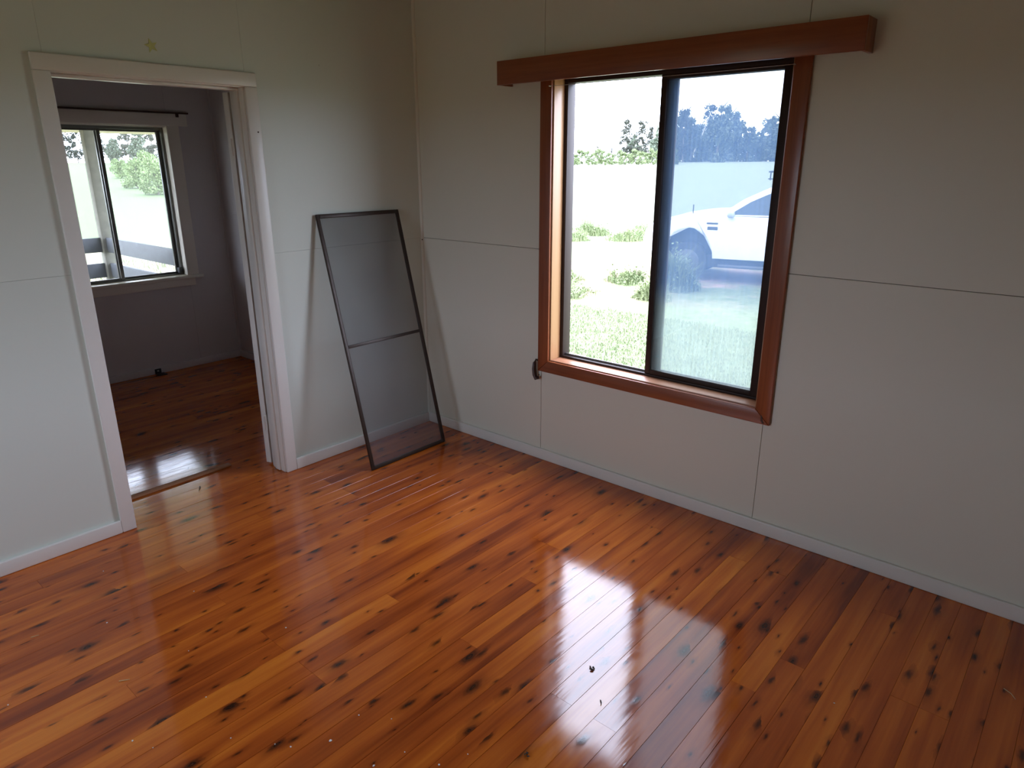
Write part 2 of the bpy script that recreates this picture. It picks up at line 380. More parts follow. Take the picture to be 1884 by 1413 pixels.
# right wall, front wall with an unseen second window, added to light the window wall
wr = wall('wall_right', 'plain painted wall beside the viewer', [(XR, XR+0.1, YF, 0.0, -0.3, ZC)])
wr.data.materials.clear(); wr.data.materials.append(M['wall'])
RX0, RX1, RZ0, RZ1 = 0.75, 1.70, 0.80, 2.05
wf = wall('wall_front', 'painted wall behind the viewer with an added window', [(0, RX0, YF-0.1, YF, -0.3, ZC), (RX1, XR+0.1, YF-0.1, YF, -0.3, ZC), (RX0, RX1, YF-0.1, YF, -0.3, RZ0), (RX0, RX1, YF-0.1, YF, RZ1, ZC)])
wf.data.materials.clear(); wf.data.materials.append(M['wall'])
w3 = empty('fill_window', ((RX0+RX1)/2, YF, RZ0)); tag(w3, 'unseen plain window added behind the viewer for fill light', 'window', kind='structure')
for b in ((RX0-0.07, RX0, YF, YF+0.018, RZ0-0.07, RZ1+0.07), (RX1, RX1+0.07, YF, YF+0.018, RZ0-0.07, RZ1+0.07), (RX0, RX1, YF, YF+0.018, RZ1, RZ1+0.07), (RX0, RX1, YF, YF+0.018, RZ0-0.07, RZ0)):
    box('casing', b, M['casing_z'], w3, 0.003)
box('pane', (RX0, RX1, YF-0.054, YF-0.05, RZ0, RZ1), M['glass_clear'], w3)

# far room: far wall with window, front wall
FY0, FY1, FZ0, FZ1 = -1.405, -0.375, 0.775, 2.000    # rough opening
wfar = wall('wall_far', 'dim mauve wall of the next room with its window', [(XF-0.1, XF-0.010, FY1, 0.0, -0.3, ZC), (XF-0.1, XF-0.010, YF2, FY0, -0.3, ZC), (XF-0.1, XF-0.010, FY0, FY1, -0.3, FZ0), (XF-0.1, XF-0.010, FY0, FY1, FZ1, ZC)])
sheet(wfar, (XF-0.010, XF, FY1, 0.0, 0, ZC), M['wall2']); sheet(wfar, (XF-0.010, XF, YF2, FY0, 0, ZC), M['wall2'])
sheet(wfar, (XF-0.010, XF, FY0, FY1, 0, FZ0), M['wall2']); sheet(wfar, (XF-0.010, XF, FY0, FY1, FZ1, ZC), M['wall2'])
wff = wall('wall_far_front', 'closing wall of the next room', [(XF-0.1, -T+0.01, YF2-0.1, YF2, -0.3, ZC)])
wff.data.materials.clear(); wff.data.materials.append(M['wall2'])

# skirting boards
def skirting(name, label, b, axis, m):
    o = box(name, b, m, None, 0.0045, 3); tag(o, label, 'baseboard', kind='structure'); return o
HB, TB = 0.066, 0.018
skirting('baseboard_back', 'cream skirting board under the window', (0.0, XR, -TB, 0, 0.0, HB), 0, M['trim'])
skirting('baseboard_left', 'cream skirting board between the doorway and the corner', (0, TB, -1.0557, -TB, 0.0, HB), 1, M['trim'])
skirting('baseboard_left', 'cream skirting board on the near side of the doorway', (0, TB, YF, -2.016, 0.0, HB), 1, M['trim'])
skirting('baseboard_right', 'cream skirting board on the plain wall beside the viewer', (XR-TB, XR, YF, -TB, 0.0, HB), 1, M['trim'])
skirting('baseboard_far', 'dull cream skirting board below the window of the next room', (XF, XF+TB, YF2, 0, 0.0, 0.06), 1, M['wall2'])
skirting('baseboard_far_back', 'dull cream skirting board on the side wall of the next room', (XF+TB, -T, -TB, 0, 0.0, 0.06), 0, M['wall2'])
# corner bead
bm = bmesh.new(); pts = [(0, 0)] + [(0.014*math.cos(a), -0.014*math.sin(a)) for a in [i*math.pi/12 for i in range(7)]]
extrude_poly(bm, pts, 2, HB, ZC); cb = link('trim_1', finish(bm, 'corner_bead'), None, M['wall']); tag(cb, 'thin painted bead up the corner of the room', 'trim', kind='structure')
bm = bmesh.new(); extrude_poly(bm, pts, 2, 0.06, ZC); cb = link('trim_2', finish(bm, 'corner_bead'), None, M['wall2']); cb.location = (XF, 0, 0); tag(cb, 'thin bead up the corner of the next room', 'trim', kind='structure')

# ------------------------------------------------------------------ doorway
d1 = empty('door_1', (-T/2, -1.536, 0)); tag(d1, 'white framed doorway with its door swung open into the next room', 'door', kind='structure')
oy0, oy1, oz = -2.016, -1.0557, 2.1227; iy0, iy1, iz = -1.951, -1.1213, 2.058
box('casing', (0, 0.018, oy0, iy0, 0, iz), M['trim'], d1, 0.005, 3)
box('casing', (0, 0.018, iy1, oy1, 0, iz), M['trim'], d1, 0.005, 3)
box('casing', (0, 0.018, oy0, oy1, iz, oz), M['trim'], d1, 0.005, 3)
box('casing', (-T-0.018, -T, oy0, iy0, 0, iz), M['trim'], d1, 0.004)
box('casing', (-T-0.018, -T, iy1+0.002, oy1, 0, iz), M['trim'], d1, 0.004)
box('casing', (-T-0.018, -T, oy0, oy1, iz, oz), M['trim'], d1, 0.004)
box('jamb', (-T, 0.0, DY0, iy0+0.004, 0, iz-0.004), M['trim'], d1, 0.002)
box('jamb', (-T, 0.0, iy1-0.004, DY1, 0, iz-0.004), M['trim'], d1, 0.002)
box('head_jamb', (-T, 0.0, DY0, DY1, iz-0.004, DZ), M['trim'], d1, 0.002)
box('door_stop', (-0.088, -0.040, iy1-0.016, iy1-0.004, 0.004, iz-0.016), M['trim'], d1, 0.003)
box('door_stop', (-0.088, -0.040, iy0+0.004, iy0+0.016, 0.004, iz-0.016), M['trim'], d1, 0.003)
box('door_stop', (-0.088, -0.040, iy0+0.004, iy1-0.004, iz-0.016, iz-0.004), M['trim'], d1, 0.003)
# door leaf, opened about 160 degrees
TH = math.radians(160)
u2 = Vector((-math.sin(TH), -math.cos(TH), 0)); v2 = Vector((math.cos(TH), -math.sin(TH), 0))
piv = Vector((-0.157, -1.1205, 0.012))
bm = bmesh.new(); add_box(bm, 0, 0.81, 0, 0.035, 0, 2.03)
leaf = link('door_leaf', finish(bm, 'door_leaf', 0.002, 2), d1, M['trim'])
leaf.matrix_local = Matrix.Translation(piv - Vector(d1.location)) @ Matrix((u2, v2, Vector((0, 0, 1)))).transposed().to_4x4()
for zc in (1.78, 0.27):
    bm = bmesh.new()
    for q in range(3):
        tm = bmesh.ops.create_cone(bm, cap_ends=True, segments=10, radius1=0.0065, radius2=0.0065, depth=0.030, matrix=Matrix.Translation((0, 0, -0.032+q*0.032)))
    add_box(bm, -0.002, 0.002, -0.013, -0.002, -0.042, 0.042)
    h = link('hinge', finish(bm, 'hinge'), d1, M['trim'])
    h.location = Vector((-0.148, -1.1265, zc)) - Vector(d1.location)

# ------------------------------------------------------------------ main window
w1 = empty('window_1', (1.655, 0, WZ0)); tag(w1, 'sliding window with red-brown timber surround and dark bronze sashes', 'window', kind='structure')
a0, a1, b0, b1 = 0.9712, 2.333, 0.5519, 2.175; c0, c1, e0, e1 = 1.0448, 2.2614, 0.6206, 2.115
def mitred(name, pts, y0, y1, m, parent, bev=0.004):
    cx = sum(p[0] for p in pts)/4; cz = min(p[1] for p in pts)
    bm = bmesh.new(); extrude_poly(bm, [(p[0]-cx, p[1]-cz) for p in pts], 1, y0, y1)
    o = link(name, finish(bm, name, bev, 3), parent, m); o.location = Vector((cx, 0, cz)) - parent_world(parent); return o
mitred('casing', [(a0, b0), (c0, e0), (c0, e1), (a0, b1)], -0.019, 0, M['casing_z'], w1)
mitred('casing', [(c1, e0), (a1, b0), (a1, b1), (c1, e1)], -0.019, 0, M['casing_z'], w1)
mitred('casing', [(a0, b0), (a1, b0), (c1, e0), (c0, e0)], -0.019, 0, M['casing_x'], w1)
mitred('casing', [(c0, e1), (c1, e1), (a1, b1), (a0, b1)], -0.019, 0, M['casing_x'], w1)
rx0, rx1, rz0, rz1 = 1.053, 2.255, 0.627, 2.110
box('reveal', (WX0, rx0, -0.004, 0.150, rz0-0.022, rz1), M['reveal_z'], w1, 0.001)
box('reveal', (rx1, WX1, -0.004, 0.150, rz0-0.022, rz1), M['reveal_z'], w1, 0.001)
box('reveal', (WX0, WX1, -0.004, 0.150, rz1, WZ1), M['reveal_x'], w1, 0.001)
box('sill', (rx0, rx1, -0.004, 0.165, rz0-0.022, rz0), M['reveal_x'], w1, 0.001)
# aluminium frame
f0, f1 = 0.083, 0.150
box('frame_jamb', (rx0, 1.074, f0, f1, rz0, rz1), M['bronze'], w1, 0.002)
box('frame_jamb', (2.238, rx1, f0, f1, rz0, rz1), M['bronze'], w1, 0.002)
box('frame_head', (1.074, 2.238, f0, f1, 2.090, rz1), M['bronze'], w1, 0.002)
box('frame_sill', (1.074, 2.238, f0, f1, rz0, 0.640), M['bronze'], w1, 0.002)
box('track_rib', (1.074, 2.238, 0.109, 0.113, 0.640, 0.651), M['alu'], w1)
def sash(label, x0, x1, y0, y1, z0, z1, ls, rs, bt, tp, g, fm, parent):
    s = empty('sash'); s.parent = parent; s.location = Vector(((x0+x1)/2, (y0+y1)/2, z0)) - parent_world(parent); s['label'] = label
    box('stile', (x0, x0+ls, y0, y1, z0, z1), fm, s, 0.002)
    box('stile', (x1-rs, x1, y0, y1, z0, z1), fm, s, 0.002)
    box('rail', (x0+ls, x1-rs, y0, y1, z0, z0+bt), fm, s, 0.002)
    box('rail', (x0+ls, x1-rs, y0, y1, z1-tp, z1), fm, s, 0.002)
    ym = (y0+y1)/2
    p = box('pane', (x0+ls-0.004, x1-rs+0.004, ym, ym+0.0001, z0+bt-0.004, z1-tp+0.004), g, s, origin=((x0+x1)/2, ym, 1.28))
    bm = bmesh.new(); w = (x1-x0-ls-rs)/2+0.004; zl, zh = z0+bt-0.004-1.28, z1-tp+0.004-1.28
    mx = (x0+ls+x1-rs)/2-(x0+x1)/2
    bm.faces.new([bm.verts.new(q) for q in ((mx-w, 0, zl), (mx+w, 0, zl), (mx+w, 0, zh), (mx-w, 0, zh))])
    bm.to_mesh(p.data); bm.free()
    return s
sash('inner dark bronze sash with dusty glass', 1.613, 2.236, 0.086, 0.106, 0.6405, 2.090, 0.029, 0.050, 0.024, 0.020, M['glass1'], M['bronze'], w1)
sash('outer sash slid behind the inner one', 1.628, 2.237, 0.116, 0.136, 0.6405, 2.090, 0.056, 0.046, 0.024, 0.020, M['glass1'], M['bronze'], w1)

# pelmet
pm = empty('pelmet', (1.65, -0.0, 2.0866)); tag(pm, 'long red-brown timber pelmet box above the window', 'pelmet')
box('front_board', (0.7553, 2.5437, -0.1108, -0.096, 2.0866, 2.2014), M['casing_x'], pm, 0.0015)
box('end_board', (0.7553, 0.770, -0.096, -0.0003, 2.0866, 2.2014), M['casing_z'], pm, 0.0015)
box('end_board', (2.529, 2.5437, -0.096, -0.0003, 2.0866, 2.2014), M['casing_z'], pm, 0.0015)
# net-curtain wire just below the pelmet
cw = link('curtain_wire', tube_mesh('curtain_wire', [(1.040, -0.030, 2.0705), (1.35, -0.030, 2.0685), (1.65, -0.030, 2.068), (1.95, -0.030, 2.0685), (2.268, -0.030, 2.0705)], 0.0011, 6), None, M['wire'])
tag(cw, 'thin steel curtain wire stretched across the top of the window', 'wire')
for x in (1.040, 2.268):
    e = link('screw_eye', tube_mesh('screw_eye', [(x, -0.019, 2.0705), (x, -0.034, 2.0705)], 0.0022, 6), cw, M['wire'])
# tie-back hooks at the lower casing corners
def hook(x, s, z, label):
    pts = [(0.022*s, -0.012, 0.100), (0.006*s, -0.018, 0.104), (-0.001*s, -0.024, 0.085), (0.000, -0.028, 0.050), (0.007*s, -0.030, 0.015), (0.018*s, -0.030, -0.006), (0.030*s, -0.028, 0.000), (0.034*s, -0.024, 0.022)]
    o = link('tieback_hook', tube_mesh('tieback_hook', pts, [0.006, 0.008, 0.011, 0.014, 0.015, 0.014, 0.011, 0.006], 10, 0.8), None, M['hook'])
    o.location = (x, 0, z); tag(o, label, 'hook', 'curtain tie-back hooks'); return o
hook(0.953, 1, 0.512, 'dark brown tie-back hook on the window casing corner nearer the fly screen')
hook(2.294, 1, 0.562, 'dark brown tie-back hook barely showing under the casing corner farther from the fly screen').scale = (0.5, 0.5, 0.5)

# ------------------------------------------------------------------ far-room window
w2 = empty('window_2', (XF, -0.89, FZ0)); tag(w2, 'cream framed sliding window in the next room', 'window', kind='structure')
gx = XF-0.085
ry1 = -0.392; ry0 = -1.388
box('casing', (XF, XF+0.018, -0.392, -0.294, 0.795, 1.985), M['trim2'], w2, 0.003)
box('casing', (XF, XF+0.018, -1.486, -1.388, 0.795, 1.985), M['trim2'], w2, 0.003)
box('casing', (XF, XF+0.022, -1.545, -0.222, 1.985, 2.078), M['trim2'], w2, 0.003)
box('reveal', (gx-0.03, XF+0.002, ry1, FY1, 0.795, 1.985), M['trim2'], w2)
box('reveal', (gx-0.03, XF+0.002, FY0, ry0, 0.795, 1.985), M['trim2'], w2)
box('reveal', (gx-0.03, XF+0.002, FY0, FY1, 1.975, FZ1), M['trim2'], w2)
box('sill', (gx-0.03, XF+0.045, -1.50, -0.266, 0.768, 0.795), M['trim2'], w2, 0.004)
box('apron', (XF, XF+0.016, -1.45, -0.33, 0.705, 0.768), M['trim2'], w2, 0.003)
box('frame_jamb', (gx-0.03, gx+0.03, -0.412, ry1, 0.795, 1.975), M['alu'], w2, 0.002)
box('frame_jamb', (gx-0.03, gx+0.03, ry0, -1.368, 0.795, 1.975), M['alu'], w2, 0.002)
box('frame_head', (gx-0.03, gx+0.03, -1.368, -0.412, 1.952, 1.975), M['alu'], w2, 0.002)
box('frame_sill', (gx-0.03, gx+0.03, -1.368, -0.412, 0.795, 0.805), M['alu'], w2, 0.002)
def sash_y(label, y0, y1, x0, x1, z0, z1, w, g):
    s = empty('sash'); s.parent = w2; s.location = Vector(((x0+x1)/2, (y0+y1)/2, z0)) - parent_world(w2); s['label'] = label
    box('stile', (x0, x1, y0, y0+w, z0, z1), M['alu'], s, 0.002); box('stile', (x0, x1, y1-w, y1, z0, z1), M['alu'], s, 0.002)
    box('rail', (x0, x1, y0+w, y1-w, z0, z0+0.016), M['alu'], s, 0.002); box('rail', (x0, x1, y0+w, y1-w, z1-0.014, z1), M['alu'], s, 0.002)
    xm = (x0+x1)/2
    bm = bmesh.new(); bm.faces.new([bm.verts.new(q) for q in ((0, y0+w-0.004, z0+0.012), (0, y1-w+0.004, z0+0.012), (0, y1-w+0.004, z1-0.010), (0, y0+w-0.004, z1-0.010))])
    p = link('pane', finish(bm, 'pane'), s, g); p.location = Vector((xm, 0, 0)) - parent_world(s)
sash_y('fixed aluminium sash', -0.895, -0.412, gx-0.022, gx-0.004, 0.805, 1.952, 0.026, M['glass_far'])
sash_y('sliding aluminium sash', -1.368, -0.862, gx+0.004, gx+0.022, 0.805, 1.952, 0.026, M['glass_clear'])
box('latch', (gx+0.0, gx+0.045, -0.432, -0.398, 0.806, 0.856), M['black'], w2, 0.004)
ct = empty('curtain_track', (XF+0.022, -0.88, 2.078)); tag(ct, 'thin dark timber curtain track on top of the far window head', 'curtain track')
box('track_board', (XF+0.0, XF+0.030, -1.545, -0.206, 2.0785, 2.090), M['hook'], ct, 0.001)
box('bracket', (XF+0.022, XF+0.036, -0.31, -0.288, 2.052, 2.0785), M['hook'], ct, 0.002)

# ------------------------------------------------------------------ fly screen leaning by the corner
SW0, SW1, SL = -0.786, -0.204, 1.475
ang = -math.atan2(0.351, 1.435)
fs = empty('fly_screen', (0.371, (SW0+SW1)/2, 0.0)); tag(fs, 'tall dark-framed fly screen leaning against the wall in the corner', 'fly screen')
fs.rotation_euler = (0, ang, 0.0)
hw = (SW1-SW0)/2; fr = 0.021
def sbox(name, b, m, parent, bevel=0.0):
    x0, x1, y0, y1, z0, z1 = b; o3 = Vector(((x0+x1)/2, (y0+y1)/2, z0))
    bm = bmesh.new(); add_box(bm, x0-o3.x, x1-o3.x, y0-o3.y, y1-o3.y, 0, z1-z0)
    o = link(name, finish(bm, name, bevel), parent, m); o.location = o3; return o
zb = 0.0035
sbox('stile', (-0.013, 0, -hw, -hw+fr, zb, SL), M['screenframe'], fs, 0.002)
sbox('stile', (-0.013, 0, hw-fr, hw, zb, SL), M['screenframe'], fs, 0.002)
sbox('rail', (-0.013, 0, -hw+fr, hw-fr, zb, zb+fr), M['screenframe'], fs, 0.002)
sbox('rail', (-0.013, 0, -hw+fr, hw-fr, SL-fr, SL), M['screenframe'], fs, 0.002)
sbox('mid_rail', (-0.011, -0.001, -hw+fr, hw-fr, 0.720, 0.738), M['screenframe'], fs, 0.0015)
for z0, z1 in ((zb+fr-0.004, 0.722), (0.736, SL-fr+0.004)):
    bm = bmesh.new(); bm.faces.new([bm.verts.new(q) for q in ((0, -hw+fr-0.004, 0), (0, hw-fr+0.004, 0), (0, hw-fr+0.004, z1-z0), (0, -hw+fr-0.004, z1-z0))])
    o = link('insect_mesh', finish(bm, 'insect_mesh'), fs, M['mesh']); o.location = (-0.005, 0, z0); o['label'] = 'grey woven insect mesh'

# ------------------------------------------------------------------ small things on the floor and walls
st = box('timber_strip', (-0.352, -0.312, -2.05, -1.287, 0.0003, 0.011), M['strip'], None, 0.002); tag(st, 'loose flat strip of bare timber lying on the floor past the doorway', 'timber strip')
st.rotation_euler = (0, 0, 0.015)
# little dark block by the far skirting
ds = empty('floor_bracket', (XF+0.055, -0.752, 0)); tag(ds, 'small dark metal bracket on the floor against the far skirting', 'bracket')
box('base_plate', (XF+0.019, XF+0.095, -0.785, -0.715, 0.0005, 0.008), M['black'], ds, 0.001)
box('upright_plate', (XF+0.019, XF+0.026, -0.785, -0.735, 0.008, 0.046), M['black'], ds, 0.001)
box('screw', (XF+0.0262, XF+0.031, -0.770, -0.755, 0.024, 0.036), M['steel'], ds, 0.001)
# star sticker
bm = bmesh.new(); sp = []
for i in range(10):
    r = 0.030 if i % 2 == 0 else 0.0125; a = math.pi/2 + 0.25 + i*math.pi/5
    sp.append((r*math.cos(a), r*math.sin(a)))
extrude_poly(bm, sp, 0, 0.0002, 0.0022); so = link('star_sticker', finish(bm, 'star_sticker'), None, M['star'])
so.location = (0, -1.533, 2.194); tag(so, 'small yellowish-green plastic star stuck above the doorway', 'sticker')
# nail heads on casing and corner bead
def nail(loc, nrm, label):
    bm = bmesh.new(); bmesh.ops.create_cone(bm, cap_ends=True, segments=8, radius1=0.004, radius2=0.003, depth=0.003)
    o = link('nail_head', finish(bm, 'nail_head'), None, M['litter']); o.location = loc; o.rotation_euler = (0, math.pi/2, 0) if nrm == 'x' else (math.pi/2, 0, 0)
    tag(o, label, 'nail')
nail((0.0195, -1.076, 1.85), 'x', 'dark nail head in the upper casing of the doorway')
nail((0.0130, -0.0130, 1.235), 'x', 'dark nail head in the corner bead by the sheet joint')

rc = random.Random(5)
def chip(x, y, s):
    bm = bmesh.new(); n = rc.randint(4, 6); a0_ = rc.random()*6
    pts = [(s*rc.uniform(0.5, 1)*math.cos(a0_+i*2*math.pi/n), s*rc.uniform(0.5, 1)*math.sin(a0_+i*2*math.pi/n)) for i in range(n)]
    extrude_poly(bm, pts, 2, 0.0, 0.0012); o = link('paint_flake', finish(bm, 'paint_flake'), None, M['chip'])
    o.location = (x, y, 0.0002); tag(o, 'tiny white paint flake lying on the floorboards', 'paint flake', 'paint flakes scattered on the floor')
for x, y, s in [(0.698, -2.334, .004), (1.379, -2.505, .004), (1.455, -2.475, .003), (1.843, -2.102, .006), (1.771, -2.196, .0045), (1.725, -2.222, .003), (1.252, -1.893, .004), (1.825, -1.981, .003), (2.163, -1.943, .005), (2.019, -2.073, .005), (1.917, -1.922, .0025), (2.97, -0.919, .003), (1.373, -2.268, .003), (0.912, -2.714, .003), (0.301, -2.206, .003), (0.75, -2.015, .003), (1.60, -2.30, .003), (2.05, -1.98, .003), (1.10, -2.20, .0025), (2.20, -1.86, .003)]:
    chip(x, y, s)
def sliver(name, x, y, l, a, r, m, label, cat, bend=0.0):
    d = Vector((math.cos(a), math.sin(a), 0)); q = Vector((-d.y, d.x, 0))
    o = link(name, tube_mesh(name, [(-d*l/2) + Vector((0, 0, r)), q*bend + Vector((0, 0, r)), d*l/2 + Vector((0, 0, r))], [r, r, r*0.6], 6), None, m)
    o.location = (x, y, 0.0002); tag(o, label, cat)
sliver('straw', 1.083, -2.416, 0.034, 0.95, 0.0014, M['straw'], 'pale straw sliver on the boards among the white flakes', 'straw')
sliver('straw', 0.579, -2.544, 0.026, 1.3, 0.0012, M['straw'], 'short pale straw sliver near the skirting before the doorway', 'straw')
sliver('straw', 3.401, -0.491, 0.050, -0.75, 0.0012, M['straw'], 'bent pale straw on the dark boards below the window wall', 'straw', 0.006)
sliver('splinter', -0.170, -1.55, 0.050, -0.55, 0.0022, M['litter'], 'dark splinter on the boards in the doorway', 'splinter', 0.003)
sliver('splinter', 2.386, -1.423, 0.020, -0.9, 0.002, M['litter'], 'tiny dark splinter beside the board ends', 'splinter', 0.002)
def litter(x, y, s, seed, label):
    rr = random.Random(seed); bm = bmesh.new()
    for i in range(7):
        c = Vector((rr.uniform(-1, 1)*s*0.7, rr.uniform(-1, 1)*s*0.6, rr.uniform(0.15, 0.5)*s)); r = s*rr.uniform(0.22, 0.5)
        bmesh.ops.create_icosphere(bm, subdivisions=1, radius=1, matrix=Matrix.Translation(c) @ Matrix.Rotation(rr.random()*6, 4, 'Z') @ Matrix.Diagonal((r, r*rr.uniform(0.4, 0.8), r*rr.uniform(0.3, 0.6), 1)))
    zmin = min(v.co.z for v in bm.verts)
    for v in bm.verts: v.co.z -= zmin
    o = link('dead_leaf', finish(bm, 'dead_leaf'), None, M['litter']); o.location = (x, y, 0.0002); tag(o, label, 'leaf')
litter(2.271, -1.311, 0.013, 3, 'crumpled black dead leaf in the bright window reflection')
litter(2.339, -1.746, 0.011, 8, 'small crumpled dark leaf beyond the bright window reflection')

# ------------------------------------------------------------------ outside: ground
def gz(x, y):
    d = math.hypot(x, y); t = min(max((d-22)/105, 0), 1)
    return -0.60 + 2.25*t*t*(3-2*t)
bm = bmesh.new(); rad = [0, 4, 8, 12, 16, 20, 26, 34, 44, 56, 70, 86, 104, 125, 150, 200, 320, 600]; ns = 72; rings = []
for r in rad:
    if r == 0: rings.append([bm.verts.new((0, 0, gz(0, 0)))]); continue
    rings.append([bm.verts.new((r*math.cos(2*math.pi*k/ns), r*math.sin(2*math.pi*k/ns), gz(r, 0))) for k in range(ns)])
for k in range(ns): bm.faces.new((rings[0][0], rings[1][k], rings[1][(k+1) % ns]))
for a, b in zip(rings[1:], rings[2:]):
    for k in range(ns): bm.faces.new((a[k], b[k], b[(k+1) % ns], a[(k+1) % ns]))
gr = link('ground', finish(bm, 'ground', smooth=True), None, M['ground']); tag(gr, 'sunlit paddock of grass and bare pale soil around the house', 'ground', kind='structure')

# ------------------------------------------------------------------ vegetation
def blades(bm, rr, n, spread, h0, h1, w, lean):
    for i in range(n):
        x, y = spread(rr)
        a = rr.random()*2*math.pi; h = rr.uniform(h0, h1); d = Vector((math.cos(a), math.sin(a), 0)); q = Vector((-d.y, d.x, 0))*w*rr.uniform(0.6, 1.3)
        p0 = Vector((x, y, 0)); p1 = p0 + d*h*lean*0.35*rr.random() + Vector((0, 0, h*0.6)); p2 = p0 + d*h*lean*rr.uniform(0.3, 1.1) + Vector((0, 0, h*rr.uniform(0.75, 1.0)))
        v = [bm.verts.new(p) for p in (p0-q, p0+q, p1+q*0.8, p1-q*0.8)]; t = bm.verts.new(p2)
        bm.faces.new(v); bm.faces.new((v[3], v[2], t))
rg = random.Random(11); bm = bmesh.new()
def lawn(rr):
    while True:
        x = rr.uniform(-8.0, 2.6); y = 0.9 + 5.5*rr.random()**1.15
        if -2.0 < x - (1.0 - 0.62*y) < 3.2 and True: return x, y
blades(bm, rg, 38000, lawn, 0.02, 0.075, 0.005, 0.9)
go = link('lawn_grass', finish(bm, 'lawn_grass'), None, M['grass']); go.location = (0, 0, -0.601); tag(go, 'short sunlit grass blades on the ground outside the sliding window', 'grass', kind='stuff')
bm = bmesh.new()
def lawn2(rr):
    return rr.uniform(-15, -4.6), rr.uniform(-0.5, 5.0)
blades(bm, rg, 5000, lawn2, 0.05, 0.20, 0.012, 0.8)
go = link('lawn_grass', finish(bm, 'lawn_grass'), None, M['grass']); go.location = (0, 0, -0.601); tag(go, 'grass blades growing beyond the verandah rails', 'grass', kind='stuff')

def weed(x, y, r, h, n, seed, label):
    rr = random.Random(seed); bm = bmesh.new()
    lumps = [(rr.uniform(-.55, .55)*r, rr.uniform(-.55, .55)*r, rr.uniform(.35, .6)*r, rr.uniform(.45, 1.0)*h) for _ in range(7)] + [(0, 0, 0.6*r, h)]
    for lx, ly, lr, lh in lumps:
        for ring_ in range(3):
            f0, f1 = ((0.0, 0.4), (0.4, 0.75), (0.75, 1.0))[ring_]; hh = lh*(1.0, 0.72, 0.38)[ring_]
            def disc(q):
                a = q.random()*2*math.pi; t = f0 + (f1-f0)*q.random(); return lx + lr*t*math.cos(a), ly + lr*t*math.sin(a)
            blades(bm, rr, n//12, disc, hh*0.4, hh, 0.006, 0.8)
            for i in range(n//26):
                c = Vector((*disc(rr), hh*rr.uniform(0.15, 0.95))); s = 0.026*rr.uniform(0.6, 1.4)
                a = Vector((rr.uniform(-1, 1), rr.uniform(-1, 1), rr.uniform(-.6, .6))).normalized()*s; b = Vector((rr.uniform(-1, 1), rr.uniform(-1, 1), rr.uniform(-.6, .6))).normalized()*s*0.7
                bm.faces.new([bm.verts.new(c+q) for q in (a, b, -a, -b)])
    o = link('weed_clump', finish(bm, 'weed_clump'), None, M['weed']); o.location = (x, y, gz(x, y)-0.004)
    tag(o, label, 'weeds', 'weed clumps outside the sliding window')
weed(-10.6, 14.2, 0.80, 0.46, 900, 1, 'low bright weed clump at the far edge of the bare track')
weed(-9.2, 14.45, 0.78, 0.42, 900, 14, 'flat weed clump hugging the bare track')
weed(-10.0, 16.1, 0.85, 0.82, 900, 2, 'taller weed clump behind the bare track')
weed(-8.1, 15.75, 0.82, 0.58, 900, 3, 'ragged weed clump of the track edge toward the white ute')
weed(-6.9, 17.1, 0.60, 0.45, 500, 15, 'small weed clump beyond the ute bonnet')
weed(-8.6, 17.9, 0.85, 0.62, 700, 13, 'sparse weed clump set back from the track toward the ute')
weed(-5.2, 8.15, 0.75, 0.55, 1000, 17, 'rounded weed clump beyond the lawn by the track')
weed(-4.15, 7.15, 0.62, 0.40, 900, 4, 'leafy weed clump at the end of the lawn before the track')
weed(-3.95, 8.95, 0.50, 0.45, 600, 5, 'small weed clump just behind the window meeting stile')
weed(-2.85, 8.75, 0.55, 1.00, 1500, 6, 'tall grassy weed clump hiding the front wheel of the ute')
weed(-2.62, 7.70, 0.42, 0.50, 700, 16, 'bushy weed clump in front of the tall one by the ute')

def leaf_cards(bm, rr, centre, rx, ry, rz, n, s, shell=0.55):
    for i in range(n):
        d = Vector((rr.gauss(0, 1), rr.gauss(0, 1), rr.gauss(0, 1))).normalized(); t = shell + (1-shell)*rr.random()
        c = centre + Vector((d.x*rx*t, d.y*ry*t, d.z*rz*t))
        a = Vector((rr.uniform(-1, 1), rr.uniform(-1, 1), rr.uniform(-1, 1))).normalized()*s*rr.uniform(0.6, 1.3)
        b = a.cross(Vector((rr.uniform(-1, 1), rr.uniform(-1, 1), rr.uniform(-1, 1)))).normalized()*s*0.5
        bm.faces.new([bm.verts.new(c+q) for q in (a, b, -a, -b)])
def crown_mesh(name, seed, h, w, n_blob, leaves, s, low=0.25, tall=False):
    rr = random.Random(seed); bm = bmesh.new()
    for i in range(n_blob):
        t = rr.uniform(low, 0.95); ww = w*(1.0 - 0.55*max(0, t-0.5)/0.5)
        a = rr.random()*2*math.pi; q = rr.random()**0.6
        c = Vector((math.cos(a)*q*ww*0.62, math.sin(a)*q*ww*0.62, h*t))
        r = w*rr.uniform(0.16, 0.36)*(1.0 if n_blob < 15 else 0.85)
        leaf_cards(bm, rr, c, r, r, r*rr.uniform(0.7, 1.2), leaves//n_blob, s)
    return finish(bm, name)
